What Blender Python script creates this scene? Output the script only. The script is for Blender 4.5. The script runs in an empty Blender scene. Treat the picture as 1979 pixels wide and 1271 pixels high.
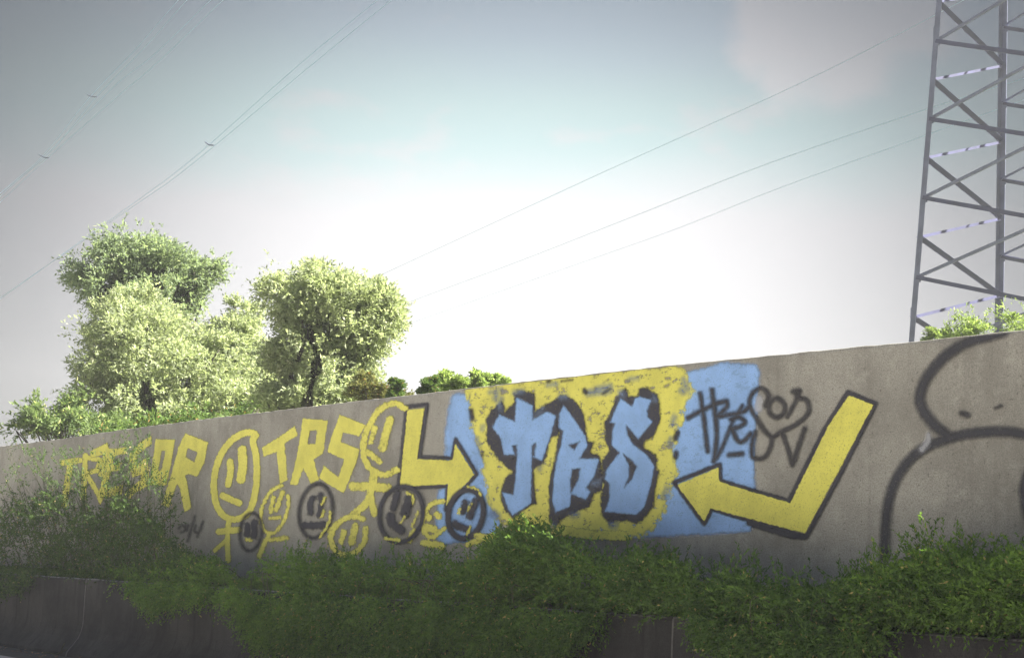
import bpy, math, random
import numpy as np
from mathutils import Vector
random.seed(7)
RNG = np.random.default_rng(11)
R = math.radians
scene = bpy.context.scene
col = scene.collection

# ------------------------------------------------------------------ camera
W, H = 1979.0, 1271.0                       # size of the photograph, for reading positions off it
F, PITCH, ROLL, EYE = 3495.6, 0.1297, 0.0319, 1.35
fw = np.array([0, math.cos(PITCH), math.sin(PITCH)])
rt = np.array([1.0, 0, 0]); up = np.cross(rt, fw)
CR = rt * math.cos(ROLL) + up * math.sin(ROLL)
CU = -rt * math.sin(ROLL) + up * math.cos(ROLL)
cd = bpy.data.cameras.new('camera'); cam = bpy.data.objects.new('camera', cd); col.objects.link(cam)
from mathutils import Matrix
m = Matrix(((CR[0], CU[0], -fw[0], 0), (CR[1], CU[1], -fw[1], 0), (CR[2], CU[2], -fw[2], EYE), (0, 0, 0, 1)))
cam.matrix_world = m
cd.sensor_width = 36; cd.sensor_fit = 'HORIZONTAL'; cd.lens = F / W * 36
cd.clip_start = 0.1; cd.clip_end = 6000
scene.camera = cam

# ------------------------------------------------------------------ light
SUN_EL, SUN_AZ = R(44), R(92)               # azimuth clockwise from +Y
sdir = Vector((math.sin(SUN_AZ) * math.cos(SUN_EL), math.cos(SUN_AZ) * math.cos(SUN_EL), math.sin(SUN_EL)))
sl = bpy.data.lights.new('sun', 'SUN'); sl.energy = 5.0; sl.angle = R(0.6); sl.color = (1.0, 0.95, 0.86)
so = bpy.data.objects.new('sun', sl); col.objects.link(so)
so.rotation_euler = (-sdir).to_track_quat('-Z', 'Y').to_euler()
scene.view_settings.view_transform = 'Standard'; scene.view_settings.look = 'None'
scene.view_settings.gamma = 1.0; scene.view_settings.use_curve_mapping = False
EXPO = 2.35
HAZE = 0.0007
scene.view_settings.exposure = EXPO
try:
    scene.cycles.transparent_max_bounces = 40
except Exception:
    pass


class NT:
    """small helper to write node trees"""
    def __init__(s, tree): s.t = tree; s.n = tree.nodes; s.l = tree.links
    def node(s, typ, **kw):
        n = s.n.new(typ)
        for k, v in kw.items(): setattr(n, k, v)
        return n
    def put(s, sock, v):
        if hasattr(v, 'default_value') or hasattr(v, 'is_linked'): s.l.new(v, sock)
        else: sock.default_value = v
    def math(s, op, a, b=None, c=None, clamp=False):
        n = s.node('ShaderNodeMath', operation=op); n.use_clamp = clamp
        for i, v in enumerate((a, b, c)):
            if v is not None: s.put(n.inputs[i], v)
        return n.outputs[0]
    def mix(s, f, a, b, mode='MIX'):
        n = s.node('ShaderNodeMix', data_type='RGBA', blend_type=mode)
        s.put(n.inputs[0], f); s.put(n.inputs[6], a); s.put(n.inputs[7], b)
        return n.outputs[2]
    def noise(s, vec, scale, detail=4, rough=.55, out=0, dist=0):
        n = s.node('ShaderNodeTexNoise'); s.l.new(vec, n.inputs['Vector'])
        n.inputs['Scale'].default_value = scale; n.inputs['Detail'].default_value = detail
        n.inputs['Roughness'].default_value = rough; n.inputs['Distortion'].default_value = dist
        return n.outputs[out]
    def scale(s, vec, v):
        n = s.node('ShaderNodeMapping'); s.l.new(vec, n.inputs[0]); n.inputs['Scale'].default_value = v
        return n.outputs[0]
    def ss(s, x, a, b, lo=0., hi=1.):
        n = s.node('ShaderNodeMapRange', interpolation_type='SMOOTHSTEP'); s.put(n.inputs[0], x)
        for i, v in zip((1, 2, 3, 4), (a, b, lo, hi)): n.inputs[i].default_value = v
        return n.outputs[0]


def c4(r, g, b): return (r, g, b, 1.0)

world = bpy.data.worlds.new('World'); scene.world = world; world.use_nodes = True
N = NT(world.node_tree); N.n.clear()
out = N.node('ShaderNodeOutputWorld'); bg = N.node('ShaderNodeBackground')
bg.inputs['Strength'].default_value = 0.1
sky = N.node('ShaderNodeTexSky', sky_type='NISHITA'); sky.sun_disc = False
sky.sun_elevation = SUN_EL; sky.sun_rotation = SUN_AZ; sky.dust_density = 2.5
tc = N.node('ShaderNodeTexCoord'); D = tc.outputs['Generated']
sep = N.node('ShaderNodeSeparateXYZ'); N.l.new(D, sep.inputs[0])
el = N.math('ARCSINE', sep.outputs['Z'])
# hazy glow low in the sky straight down the road
dot = N.node('ShaderNodeVectorMath', operation='DOT_PRODUCT'); N.l.new(D, dot.inputs[0])
ge = R(7.6); dot.inputs[1].default_value = (0, math.cos(ge), math.sin(ge))
ang = N.math('ARCCOSINE', N.math('MINIMUM', dot.outputs['Value'], .999999))
g2 = N.math('POWER', N.math('DIVIDE', ang, R(13.2)), 2.8)
glow = N.math('EXPONENT', N.math('MULTIPLY', g2, -1.0))
K = 10.0 / (2 ** EXPO)                      # radiance that shows as display white
lum = N.math('MULTIPLY_ADD', glow, 0.92 * K, 0.02 * K)
e_w = N.math('MULTIPLY_ADD', N.noise(N.scale(D, (1, 1, 3)), 7.0, 3, .5), R(2.4), el)
t1 = N.ss(e_w, R(11.8), R(15.0)); t2 = N.ss(e_w, R(15.3), R(19.0))
hc = N.mix(t1, c4(1.03, 1.0, 1.0), c4(.74, .96, .94))
hc = N.mix(t2, hc, c4(.73, .88, 1.0))
# soft warm-grey cloud bank to the upper right, and broken cloud elsewhere
cdir = fw * F + CR * (1620 - W / 2) - CU * (-40 - H / 2); cdir /= np.linalg.norm(cdir)
d2 = N.node('ShaderNodeVectorMath', operation='DOT_PRODUCT'); N.l.new(D, d2.inputs[0]); d2.inputs[1].default_value = tuple(cdir)
a2 = N.math('ARCCOSINE', N.math('MINIMUM', d2.outputs['Value'], .999999))
cn = N.noise(N.scale(D, (1, 1, 1.3)), 26.0, 5, .5)
cl = N.ss(N.math('MULTIPLY_ADD', cn, R(3.4), N.math('SUBTRACT', a2, R(1.7))), R(3.1), R(4.5), 1.0, 0.0)
cn2 = N.ss(N.noise(N.scale(D, (1, 1, 2.2)), 15.0, 4, .55), .56, .70)
hc = N.mix(N.math('MULTIPLY', cl, .8), hc, c4(1.0, .94, .93))
hc = N.mix(N.math('MULTIPLY', cn2, .5), hc, c4(1.0, .95, .95))
lum = N.math('MULTIPLY', lum, N.ss(el, R(11.5), R(20), 1.0, .55))
lum2 = N.math('MULTIPLY', lum, N.math('MULTIPLY_ADD', cl, .16, 1.0))
hv = N.node('ShaderNodeVectorMath', operation='SCALE'); N.l.new(hc, hv.inputs[0]); N.l.new(lum2, hv.inputs['Scale'])
hz = N.ss(el, R(15), R(60), 0.96, 0.6)
final = N.mix(hz, sky.outputs[0], hv.outputs[0])
N.l.new(final, bg.inputs['Color']); N.l.new(bg.outputs[0], out.inputs[0])


# ------------------------------------------------------------------ reading positions off the photograph
def proj(P):
    Q = np.atleast_2d(np.asarray(P, float)) - [0, 0, EYE]; z = Q @ fw
    return np.c_[W / 2 + F * (Q @ CR) / z, H / 2 - F * (Q @ CU) / z]

def ray(x, y):
    return fw * F + CR * (x - W / 2) - CU * (y - H / 2)

PSI = 0.5951
DV = np.array([-math.sin(PSI), math.cos(PSI), 0.0])          # along the walls, receding to the left
NV = np.array([math.cos(PSI), math.sin(PSI), 0.0])           # away from the road
P_LOW = 15.7621 * math.sin(PSI)                              # distance of the barrier face from the camera
P_UP = P_LOW + 1.0                                           # distance of the tall wall face

def hit(x, y, p):
    """point where the sight line through (x, y) meets the upright plane at distance p, parallel to the walls"""
    d = ray(x, y); return np.array([0, 0, EYE]) + d * (p / (d @ NV))

def tz(P):
    return float(np.dot(P, DV)), float(P[2])

def pt(t, p, z):
    return DV * t + NV * p + np.array([0, 0, z])

def at_depth(x, y, Y):
    d = ray(x, y); return np.array([0, 0, EYE]) + d * (Y / d[1])


# ------------------------------------------------------------------ object helpers
def mesh_obj(name, verts, faces, mats, parent=None, smooth=False, mi=None):
    me = bpy.data.meshes.new(name); me.from_pydata([tuple(map(float, v)) for v in verts], [], [tuple(f) for f in faces])
    for mm in (mats if isinstance(mats, (list, tuple)) else [mats]): me.materials.append(mm)
    if mi is not None: me.polygons.foreach_set('material_index', mi)
    if smooth: me.polygons.foreach_set('use_smooth', [True] * len(me.polygons))
    me.update()
    o = bpy.data.objects.new(name, me); col.objects.link(o)
    if parent is not None: o.parent = parent
    return o

def fast_quads(name, V, mat, parent=None, attrs=None, n=4):
    """V: (k, n, 3) array, one n-gon each"""
    k = V.shape[0]; me = bpy.data.meshes.new(name)
    me.vertices.add(k * n); me.vertices.foreach_set('co', V.reshape(-1).astype(np.float32))
    me.loops.add(k * n); me.loops.foreach_set('vertex_index', np.arange(k * n, dtype=np.int32))
    me.polygons.add(k); me.polygons.foreach_set('loop_start', np.arange(0, k * n, n, dtype=np.int32))
    try: me.polygons.foreach_set('loop_total', np.full(k, n, dtype=np.int32))
    except Exception: pass
    me.materials.append(mat)
    for an, av in (attrs or {}).items():
        a = me.attributes.new(an, 'FLOAT', 'POINT'); a.data.foreach_set('value', np.repeat(av, n).astype(np.float32))
    me.update(calc_edges=True)
    o = bpy.data.objects.new(name, me); col.objects.link(o)
    if parent is not None: o.parent = parent
    return o

def tag(o, label=None, cat=None, group=None, kind=None):
    for k, v in (('label', label), ('category', cat), ('group', group), ('kind', kind)):
        if v: o[k] = v
    return o

def empty(name, loc, label, cat, group=None):
    o = bpy.data.objects.new(name, None); col.objects.link(o); o.location = tuple(loc); o.empty_display_size = .2
    tag(o, label, cat, group); return o

def reparent_world(o, par):
    """keep o's world coordinates although par stands elsewhere (all things stand unrotated)"""
    o.parent = par; o.location = tuple(-Vector(par.location))

def unit(a): return a / (np.linalg.norm(a, axis=-1, keepdims=True) + 1e-9)

class MB:
    def __init__(s): s.v = []; s.f = []
    def box(s, c, ax, ay, az):
        c, ax, ay, az = map(lambda q: np.asarray(q, float), (c, ax, ay, az)); b = len(s.v)
        for i, j, k in ((-1,-1,-1),(1,-1,-1),(1,1,-1),(-1,1,-1),(-1,-1,1),(1,-1,1),(1,1,1),(-1,1,1)):
            s.v.append(c + i * ax / 2 + j * ay / 2 + k * az / 2)
        s.f += [tuple(b + q for q in f) for f in ((0,3,2,1),(4,5,6,7),(0,1,5,4),(1,2,6,5),(2,3,7,6),(3,0,4,7))]
        return s
    def tube(s, pts, rad, n=6, cap=True):
        pts = [np.asarray(p, float) for p in pts]; b = len(s.v); k = len(pts)
        rad = list(rad) if hasattr(rad, '__len__') else [rad] * k
        for i, p in enumerate(pts):
            d = pts[min(i + 1, k - 1)] - pts[max(i - 1, 0)]; d = d / (np.linalg.norm(d) + 1e-9)
            a = np.cross(d, [0, 0, 1.0]); 
            if np.linalg.norm(a) < .05: a = np.cross(d, [1.0, 0, 0])
            a /= np.linalg.norm(a); e = np.cross(d, a)
            for j in range(n):
                q = 2 * math.pi * j / n; s.v.append(p + (a * math.cos(q) + e * math.sin(q)) * rad[i])
        for i in range(k - 1):
            for j in range(n):
                s.f.append((b + i*n + j, b + i*n + (j+1) % n, b + (i+1)*n + (j+1) % n, b + (i+1)*n + j))
        if cap:
            s.f.append(tuple(b + j for j in range(n))[::-1]); s.f.append(tuple(b + (k-1)*n + j for j in range(n)))
        return s
    def angle(s, a, b, w, t, d1, d2):
        """steel angle from a to b: two thin flanges along directions d1 and d2"""
        a, b = np.asarray(a, float), np.asarray(b, float); L = b - a; ln = np.linalg.norm(L); u = L / ln
        d1 = np.asarray(d1, float); d1 = d1 - u * (d1 @ u); d1 /= np.linalg.norm(d1)
        d2 = np.asarray(d2, float); d2 = d2 - u * (d2 @ u); d2 = d2 - d1 * (d2 @ d1); d2 /= np.linalg.norm(d2)
        m_ = (a + b) / 2
        s.box(m_ + d1 * w / 2, L, d1 * w, d2 * t)
        s.box(m_ + d2 * (w + t) / 2 + d1 * t * .0, L * .9995, d1 * t, d2 * (w - t))
        return s
    def build(s, name, mat, parent=None, smooth=False):
        return mesh_obj(name, s.v, s.f, mat, parent, smooth)


# ------------------------------------------------------------------ materials
def new_mat(name):
    mt = bpy.data.materials.new(name); mt.use_nodes = True; n = NT(mt.node_tree); n.n.clear()
    o = n.node('ShaderNodeOutputMaterial'); b = n.node('ShaderNodeBsdfPrincipled'); n.l.new(b.outputs[0], o.inputs[0])
    return mt, n, o, b

def bump(n, b, h, dist, strength=1.0):
    k = n.node('ShaderNodeBump'); k.inputs['Strength'].default_value = strength; k.inputs['Distance'].default_value = dist
    n.put(k.inputs['Height'], h); n.l.new(k.outputs[0], b.inputs['Normal'])

def wall_vec(n):
    """object coordinates turned so that x runs along the walls"""
    t = n.node('ShaderNodeTexCoord'); mp = n.node('ShaderNodeMapping'); n.l.new(t.outputs['Object'], mp.inputs[0])
    mp.inputs['Rotation'].default_value = (0, 0, -(math.pi / 2 + PSI)); return mp.outputs[0]

def concrete(name, c_a, c_b, stain=.5, moss=0.0, bumpd=.004, lit_top=None):
    mt, n, o, b = new_mat(name); v = wall_vec(n)
    big = n.noise(v, 1.1, 6, .62); mid = n.noise(v, 7.0, 6, .7); fine = n.noise(v, 85.0, 4, .75)
    streak = n.noise(n.scale(v, (5.5, 5.5, .35)), 1.6, 5, .6)
    speck = n.noise(v, 38.0, 3, .6)
    c = n.mix(n.ss(big, .36, .66), c4(*c_a), c4(*c_b))
    c = n.mix(n.math('MULTIPLY', n.ss(streak, .50, .72), stain), c, c4(*(q * .52 for q in c_a)))
    c = n.mix(n.math('MULTIPLY', n.ss(mid, .45, .75), .4), c, c4(*(q * 1.35 for q in c_b)))
    c = n.mix(n.math('MULTIPLY', n.ss(fine, .40, .64), .6), c, c4(*(q * .55 for q in c_a)))
    c = n.mix(n.math('MULTIPLY', n.ss(speck, .62, .70), .6), c, c4(*(q * .4 for q in c_a)))
    if lit_top:
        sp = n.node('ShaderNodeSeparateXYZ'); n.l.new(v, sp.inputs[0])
        w_ = n.math('MULTIPLY', n.ss(sp.outputs[2], lit_top[0], lit_top[1]), n.ss(mid, .40, .56))
        c = n.mix(w_, c, c4(*lit_top[2]))  # paler band at the top: light on the arris put into the colour
    n.l.new(c, b.inputs['Base Color']); b.inputs['Roughness'].default_value = .92
    b.inputs['Specular IOR Level'].default_value = .25
    hgt = n.math('ADD', n.math('MULTIPLY', mid, .6), n.math('MULTIPLY', fine, .5))
    bump(n, b, hgt, bumpd, .8)
    return mt

M = {}
M['wall'] = concrete('wall_concrete', (.30, .285, .245), (.44, .422, .365), .25, bumpd=.008)
M['barrier'] = concrete('barrier_concrete', (.020, .019, .020), (.060, .056, .054), .7, lit_top=(.985, .999, (.34, .33, .31)))  # dark base tones carry the barrier's shade, top band its edge light
M['soil'] = concrete('soil_dirt', (.07, .05, .035), (.12, .09, .06), .3, bumpd=.02)
M['road'] = concrete('road_concrete', (.36, .345, .325), (.43, .41, .385), .3)
M['grass'] = concrete('back_ground', (.07, .09, .035), (.12, .13, .05), .2, bumpd=.03)

def paint(name, rgb, soft=1.2, wob=1.6, scale=22., dark=.82, gap=.0, alpha=1.0):
    mt = bpy.data.materials.new(name); mt.use_nodes = True; n = NT(mt.node_tree); n.n.clear()
    o = n.node('ShaderNodeOutputMaterial'); b = n.node('ShaderNodeBsdfPrincipled'); tr = n.node('ShaderNodeBsdfTransparent')
    mx = n.node('ShaderNodeMixShader'); v = wall_vec(n)
    at = n.node('ShaderNodeAttribute'); at.attribute_name = 'sd'
    edge = n.noise(v, scale, 4, .65); fine = n.noise(v, 95., 4, .7); dry = n.noise(n.scale(v, (1.0, 1.0, 2.2)), 9., 5, .68)
    s_ = n.math('ADD', at.outputs['Fac'], n.math('MULTIPLY', n.math('SUBTRACT', edge, .5), wob * 4))
    s_ = n.math('ADD', s_, n.math('MULTIPLY', n.math('SUBTRACT', fine, .5), wob * 2.2))
    a = n.ss(s_, -soft, soft)
    if gap > 0:
        a = n.math('MULTIPLY', a, n.math('SUBTRACT', 1.0, n.math('MULTIPLY', n.ss(dry, .54, .66), gap)))
    pit = n.ss(fine, .57, .70, 1.0, .35)
    a = n.math('MULTIPLY', n.math('MULTIPLY', a, pit), alpha)
    big = n.noise(v, 3.2, 5, .6)
    c = n.mix(n.ss(big, .35, .7), c4(*rgb), c4(*(q * dark for q in rgb)))
    c = n.mix(n.math('MULTIPLY', n.ss(fine, .45, .7), .25), c, c4(*(q * .6 for q in rgb)))
    n.l.new(c, b.inputs['Base Color']); b.inputs['Roughness'].default_value = .7; b.inputs['Specular IOR Level'].default_value = .3
    bump(n, b, fine, .002, .6)
    n.l.new(a, mx.inputs[0]); n.l.new(tr.outputs[0], mx.inputs[1]); n.l.new(b.outputs[0], mx.inputs[2]); n.l.new(mx.outputs[0], o.inputs[0])
    return mt

YEL, BLU, BLK = (.84, .79, .15), (.32, .53, .90), (.055, .053, .066)
M['yellow'] = paint('yellow_spray_paint', YEL)
M['yellow_roll'] = paint('yellow_rolled_paint', YEL, 4.2, 6.5, 6.5, gap=.85)
M['yellow_dry'] = paint('yellow_dry_paint', YEL, 2.0, 3.0, 26., gap=.35)
M['blue'] = paint('blue_paint', BLU, 3.2, 1.4)
M['blue_roll'] = paint('blue_rolled_paint', BLU, 5.5, 3.4, 7., gap=.2)
M['blue_soft'] = paint('blue_soft_paint', (.24, .32, .46), 7., 2.0, alpha=.55)
M['black'] = paint('black_spray_paint', BLK, 3.4, 1.2)
M['black_mass'] = paint('black_fill_paint', BLK, 3.2, 3.2, 14., gap=.22)
M['black_soft'] = paint('black_soft_paint', (.05, .047, .05), 4.2, 1.2, alpha=.88)
M['grey_fat'] = paint('fat_grey_spray', (.055, .055, .066), 6.5, 1.4, alpha=.84)
M['white'] = paint('white_paint', (.62, .63, .66), 5., 2., alpha=.6)

def leaf_mat(name, dark, light, odd, trans=.35, rough=.7):
    mt, n, o, b = new_mat(name)
    at = n.node('ShaderNodeAttribute'); at.attribute_name = 'tone'
    r = n.node('ShaderNodeValToRGB'); n.l.new(at.outputs['Fac'], r.inputs[0])
    e = r.color_ramp.elements; e[0].position = 0; e[0].color = c4(*dark); e[1].position = .93; e[1].color = c4(*light)
    k = e.new(.985); k.color = c4(*odd)
    n.l.new(r.outputs[0], b.inputs['Base Color']); b.inputs['Roughness'].default_value = rough
    b.inputs['Specular IOR Level'].default_value = .18
    tl = n.node('ShaderNodeBsdfTranslucent'); mc = n.mix(1.0, r.outputs[0], c4(1.15, 1.2, .75), 'MULTIPLY'); n.l.new(mc, tl.inputs[0])
    mx = n.node('ShaderNodeMixShader'); mx.inputs[0].default_value = trans
    n.l.new(b.outputs[0], mx.inputs[1]); n.l.new(tl.outputs[0], mx.inputs[2]); n.l.new(mx.outputs[0], o.inputs[0])
    return mt

M['leaf_shrub'] = leaf_mat('shrub_leaves', (.062, .120, .026), (.155, .265, .050), (.42, .34, .12))
M['leaf_tall'] = leaf_mat('tall_shrub_leaves', (.038, .072, .024), (.11, .180, .045), (.40, .30, .16))
M['leaf_bright'] = leaf_mat('bright_shrub_leaves', (.070, .138, .024), (.185, .310, .050), (.40, .34, .12))
M['leaf_olive'] = leaf_mat('silvery_leaves', (.22, .26, .16), (.48, .53, .34), (.74, .73, .60), .52)
M['leaf_dark'] = leaf_mat('dark_olive_leaves', (.16, .21, .14), (.32, .39, .23), (.45, .47, .33), .52)
M['leaf_sage'] = leaf_mat('sage_leaves', (.08, .13, .05), (.24, .31, .13), (.6, .6, .3), .45)
M['leaf_lime'] = leaf_mat('lime_leaves', (.16, .22, .07), (.34, .43, .15), (.5, .55, .28), .55)
M['leaf_green'] = leaf_mat('mid_green_leaves', (.06, .11, .03), (.16, .24, .06), (.34, .22, .08), .4)
M['leaf_red'] = leaf_mat('rusty_leaves', (.09, .10, .035), (.20, .20, .06), (.36, .16, .07), .35)

def plain(name, rgb, rough=.6, metal=0., var=.25, scale=6.):
    mt, n, o, b = new_mat(name); t = n.node('ShaderNodeTexCoord'); q = n.noise(t.outputs['Object'], scale, 5, .6)
    n.l.new(n.mix(n.ss(q, .35, .65), c4(*rgb), c4(*(x * (1 - var) for x in rgb))), b.inputs['Base Color'])
    b.inputs['Roughness'].default_value = rough; b.inputs['Metallic'].default_value = metal
    return mt
M['bark'] = plain('bark', (.085, .070, .058), .9, var=.5, scale=14.)
M['twig'] = plain('twig_bark', (.10, .10, .045), .9, var=.4, scale=30.)
M['steel'] = plain('galvanised_steel', (.17, .185, .29), .6, .0, .3, 1.2)
M['steel_dark'] = plain('shaded_steel', (.055, .06, .14), .7, .1, .3, 1.2)  # same pylon steel with the shade on its braces put into the colour
M['wire'] = plain('aluminium_wire', (.30, .46, .60), .6, .0, .1)
M['spacer'] = plain('spacer_metal', (.12, .14, .20), .6)
M['roof'] = plain('pale_roof', (.70, .80, .90), .5, .0, .08)
M['litter'] = plain('dry_leaf', (.30, .16, .07), .9, var=.4, scale=30.)
M['seal'] = plain('joint_sealant', (.16, .15, .145), .85, var=.35, scale=12.)

# ------------------------------------------------------------------ setting
def strip(name, t0, t1, prof, mat, nt=1, parent=None):
    """extrude an (offset p, height z) profile along the walls"""
    v, f = [], []; k = len(prof)
    for i in range(nt + 1):
        t = t0 + (t1 - t0) * i / nt
        for p, z in prof: v.append(pt(t, p, z))
    for i in range(nt):
        for j in range(k - 1):
            f.append((i*k + j, i*k + j + 1, (i+1)*k + j + 1, (i+1)*k + j))
    return mesh_obj(name, v, f, mat, parent)

tag(strip('road', -190, 330, [(-110, 0.0), (P_LOW + .1, 0.0)], M['road']), kind='structure')
M['asphalt'] = concrete('gutter_asphalt', (.035, .034, .034), (.055, .052, .050), .3, bumpd=.006)
tag(strip('gutter', -60, 200, [(P_LOW - .95, .004), (P_LOW + .1, .004)], M['asphalt']), kind='structure')
tag(strip('ground', -190, 330, [(P_UP + .12, 1.0), (190, 1.0)], M['grass']), kind='structure')
# planting ledge between the barrier and the wall, with an uneven surface
v, f = [], []; nt = 420; npz = 9
for i in range(nt + 1):
    t = -14 + 74 * i / nt
    for j in range(npz):
        p = P_LOW + .17 + (P_UP - P_LOW - .14) * j / (npz - 1)
        v.append(pt(t, p, .955 + .05 * math.sin(t * 2.1 + j) * math.sin(t * .9) + random.uniform(-.012, .012)))
for i in range(nt):
    for j in range(npz - 1): f.append((i*npz + j, i*npz + j + 1, (i+1)*npz + j + 1, (i+1)*npz + j))
tag(mesh_obj('soil', v, f, M['soil'], smooth=True), kind='structure')

# thin bright haze lying over the whole place
hm = bpy.data.materials.new('haze_air'); hm.use_nodes = True; hn = NT(hm.node_tree); hn.n.clear()
ho_ = hn.node('ShaderNodeOutputMaterial'); hv_ = hn.node('ShaderNodeVolumePrincipled'); hn.l.new(hv_.outputs[0], ho_.inputs['Volume'])
hv_.inputs['Color'].default_value = c4(.93, .95, 1.0); hv_.inputs['Density'].default_value = HAZE; hv_.inputs['Anisotropy'].default_value = .0
v = [pt(t, p, z) for t in (-200, 340) for p in (-120, 200) for z in (-1, 36)]
hz_o = tag(mesh_obj('haze', v, [(0,1,3,2),(4,6,7,5),(0,4,5,1),(2,3,7,6),(0,2,6,4),(1,5,7,3)], hm), kind='stuff')
import bmesh
bm = bmesh.new(); bm.from_mesh(hz_o.data); bmesh.ops.recalc_face_normals(bm, faces=bm.faces); bm.to_mesh(hz_o.data); bm.free()

# low barrier: panels with a curved foot
t_joint = tz(hit(163, 1170, P_LOW))[0]
barrier = empty('concrete_barrier', pt(t_joint, P_LOW, 0), 'low concrete barrier darkened as in shade, with curved foot below the bushes', 'barrier')
prof = [(-.205, .0), (-.20, .05), (-.165, .10), (-.105, .17), (-.055, .24), (-.022, .32), (-.004, .40), (0, .47), (0, .72), (.004, .975), (.014, .992), (.03, 1.0),
        (.15, 1.0), (.165, .992), (.17, .97), (.17, 0)]
PL = 6.0; g = .007
proto = None
for k in range(-4, 9):
    if proto is None:
        v, f = [], []; n_ = len(prof); nn = 24
        for i in range(nn + 1):
            tt = g + (PL - 2 * g) * i / nn
            for (p, z) in prof:
                q = DV * tt + NV * p; v.append((q[0], q[1], z + (random.uniform(-.0025, .0025) if z > .95 else 0)))
        for i in range(nn):
            for j in range(n_ - 1): f.append((i*n_ + j, i*n_ + j + 1, (i+1)*n_ + j + 1, (i+1)*n_ + j))
        f.append(tuple(range(n_))); f.append(tuple(nn*n_ + j for j in range(n_))[::-1])
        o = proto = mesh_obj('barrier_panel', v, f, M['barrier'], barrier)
    else:
        o = proto.copy(); col.objects.link(o); o.parent = barrier
    o.location = tuple(DV * PL * k)
    # sealant bead in the joint
    if k == -4:
        bead = MB()
        for (p0, z0), (p1, z1) in zip(prof[:12], prof[1:13]):
            a = NV * (p0 + .004) + [0, 0, z0]; b = NV * (p1 + .004) + [0, 0, z1]
            bead.tube([a, b], .011, 6)
        sp = s0 = bead.build('joint_seal', M['seal'], barrier)
    else:
        s0 = sp.copy(); col.objects.link(s0); s0.parent = barrier
    s0.location = tuple(DV * PL * k)

# tall wall: its top edge read off the photograph
TOPPX = [(0, 862), (120, 847), (240, 829), (420, 806), (600, 785), (735, 769), (870, 754), (1000, 738), (1160, 720), (1320, 702), (1480, 687), (1620, 673), (1757, 660), (1870, 648), (1979, 637)]
tops = sorted(tz(hit(x, y, P_UP)) for x, y in TOPPX)
TT = np.array([a for a, b in tops]); ZT = np.array([b for a, b in tops])
TMIN, TMAX = -14.0, 160.0
def ztop(t):
    t = np.asarray(t, float)
    return np.interp(t, np.r_[TMIN, TT, TMAX], np.r_[ZT[0], ZT, ZT[-1]])
ts = np.r_[np.arange(TMIN, 34, .12), np.linspace(34.2, TMAX, 80)]
v, f = [], []
for t in ts:
    zt = float(ztop(t)) + random.uniform(-.004, .004)
    for p, z in ((0, .0), (random.random() < .06 and .008 or 0, zt - .018 - random.random() ** 6 * .03), (.006, zt - .004), (.02, zt), (.27, zt), (.29, zt - .02), (.29, 0)): v.append(pt(t, P_UP + p, z))
for i in range(len(ts) - 1):
    for j in range(6): f.append((i*7 + j, i*7 + j + 1, (i+1)*7 + j + 1, (i+1)*7 + j))
f.append(tuple(range(7))); f.append(tuple((len(ts) - 1)*7 + j for j in range(7))[::-1])
wall = mesh_obj('retaining_wall', v, f, M['wall'])
tag(wall, 'tall grey concrete retaining wall covered with yellow, blue and black graffiti', 'wall')

# ------------------------------------------------------------------ graffiti
REG = {1: (0, 800, 500 / 1979), 2: (380, 740, 500 / 1765), 3: (680, 700, 400 / 1412), 4: (880, 680, 500 / 1672), 5: (1260, 680, 500 / 1589), 6: (1640, 620, 339 / 937)}
def px(reg, pts):
    ox, oy, s = REG[reg]; return np.array([(ox + x * s, oy + y * s) for x, y in pts], float)

def smooth_path(P, closed=False, k=6):
    P = list(P); n_ = len(P)
    if n_ < 3: return np.array(P)
    o = []
    rngi = range(n_) if closed else range(n_ - 1)
    for i in rngi:
        p0 = P[(i - 1) % n_] if (closed or i > 0) else P[0]; p1 = P[i]; p2 = P[(i + 1) % n_]
        p3 = P[(i + 2) % n_] if (closed or i + 2 < n_) else P[-1]
        for j in range(k):
            t = j / k
            o.append(.5 * ((2*p1) + (-p0 + p2)*t + (2*p0 - 5*p1 + 4*p2 - p3)*t*t + (-p0 + 3*p1 - 3*p2 + p3)*t**3))
    if not closed: o.append(P[-1])
    return np.array(o)

def seg_dist(Q, A, B):
    d = np.full(len(Q), 1e9)
    for a, b in zip(A, B):
        ab = b - a; l2 = (ab @ ab) + 1e-9
        h = np.clip(((Q - a) @ ab) / l2, 0, 1)
        d = np.minimum(d, np.hypot(*(Q - a - h[:, None] * ab).T))
    return d

def inside(Q, P):
    r = np.zeros(len(Q), bool); n_ = len(P)
    for i in range(n_):
        a, b = P[i], P[(i + 1) % n_]
        c = ((a[1] > Q[:, 1]) != (b[1] > Q[:, 1]))
        xx = (b[0] - a[0]) * (Q[:, 1] - a[1]) / ((b[1] - a[1]) if abs(b[1] - a[1]) > 1e-9 else 1e-9) + a[0]
        r ^= c & (Q[:, 0] < xx)
    return r

def sd_fill(Q, P):
    d = seg_dist(Q, P, np.roll(P, -1, 0)); return np.where(inside(Q, P), d, -d)

def sd_line(Q, P, w):
    return w / 2 - seg_dist(Q, P[:-1], P[1:]) if len(P) > 1 else w / 2 - np.hypot(*(Q - P[0]).T)

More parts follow.
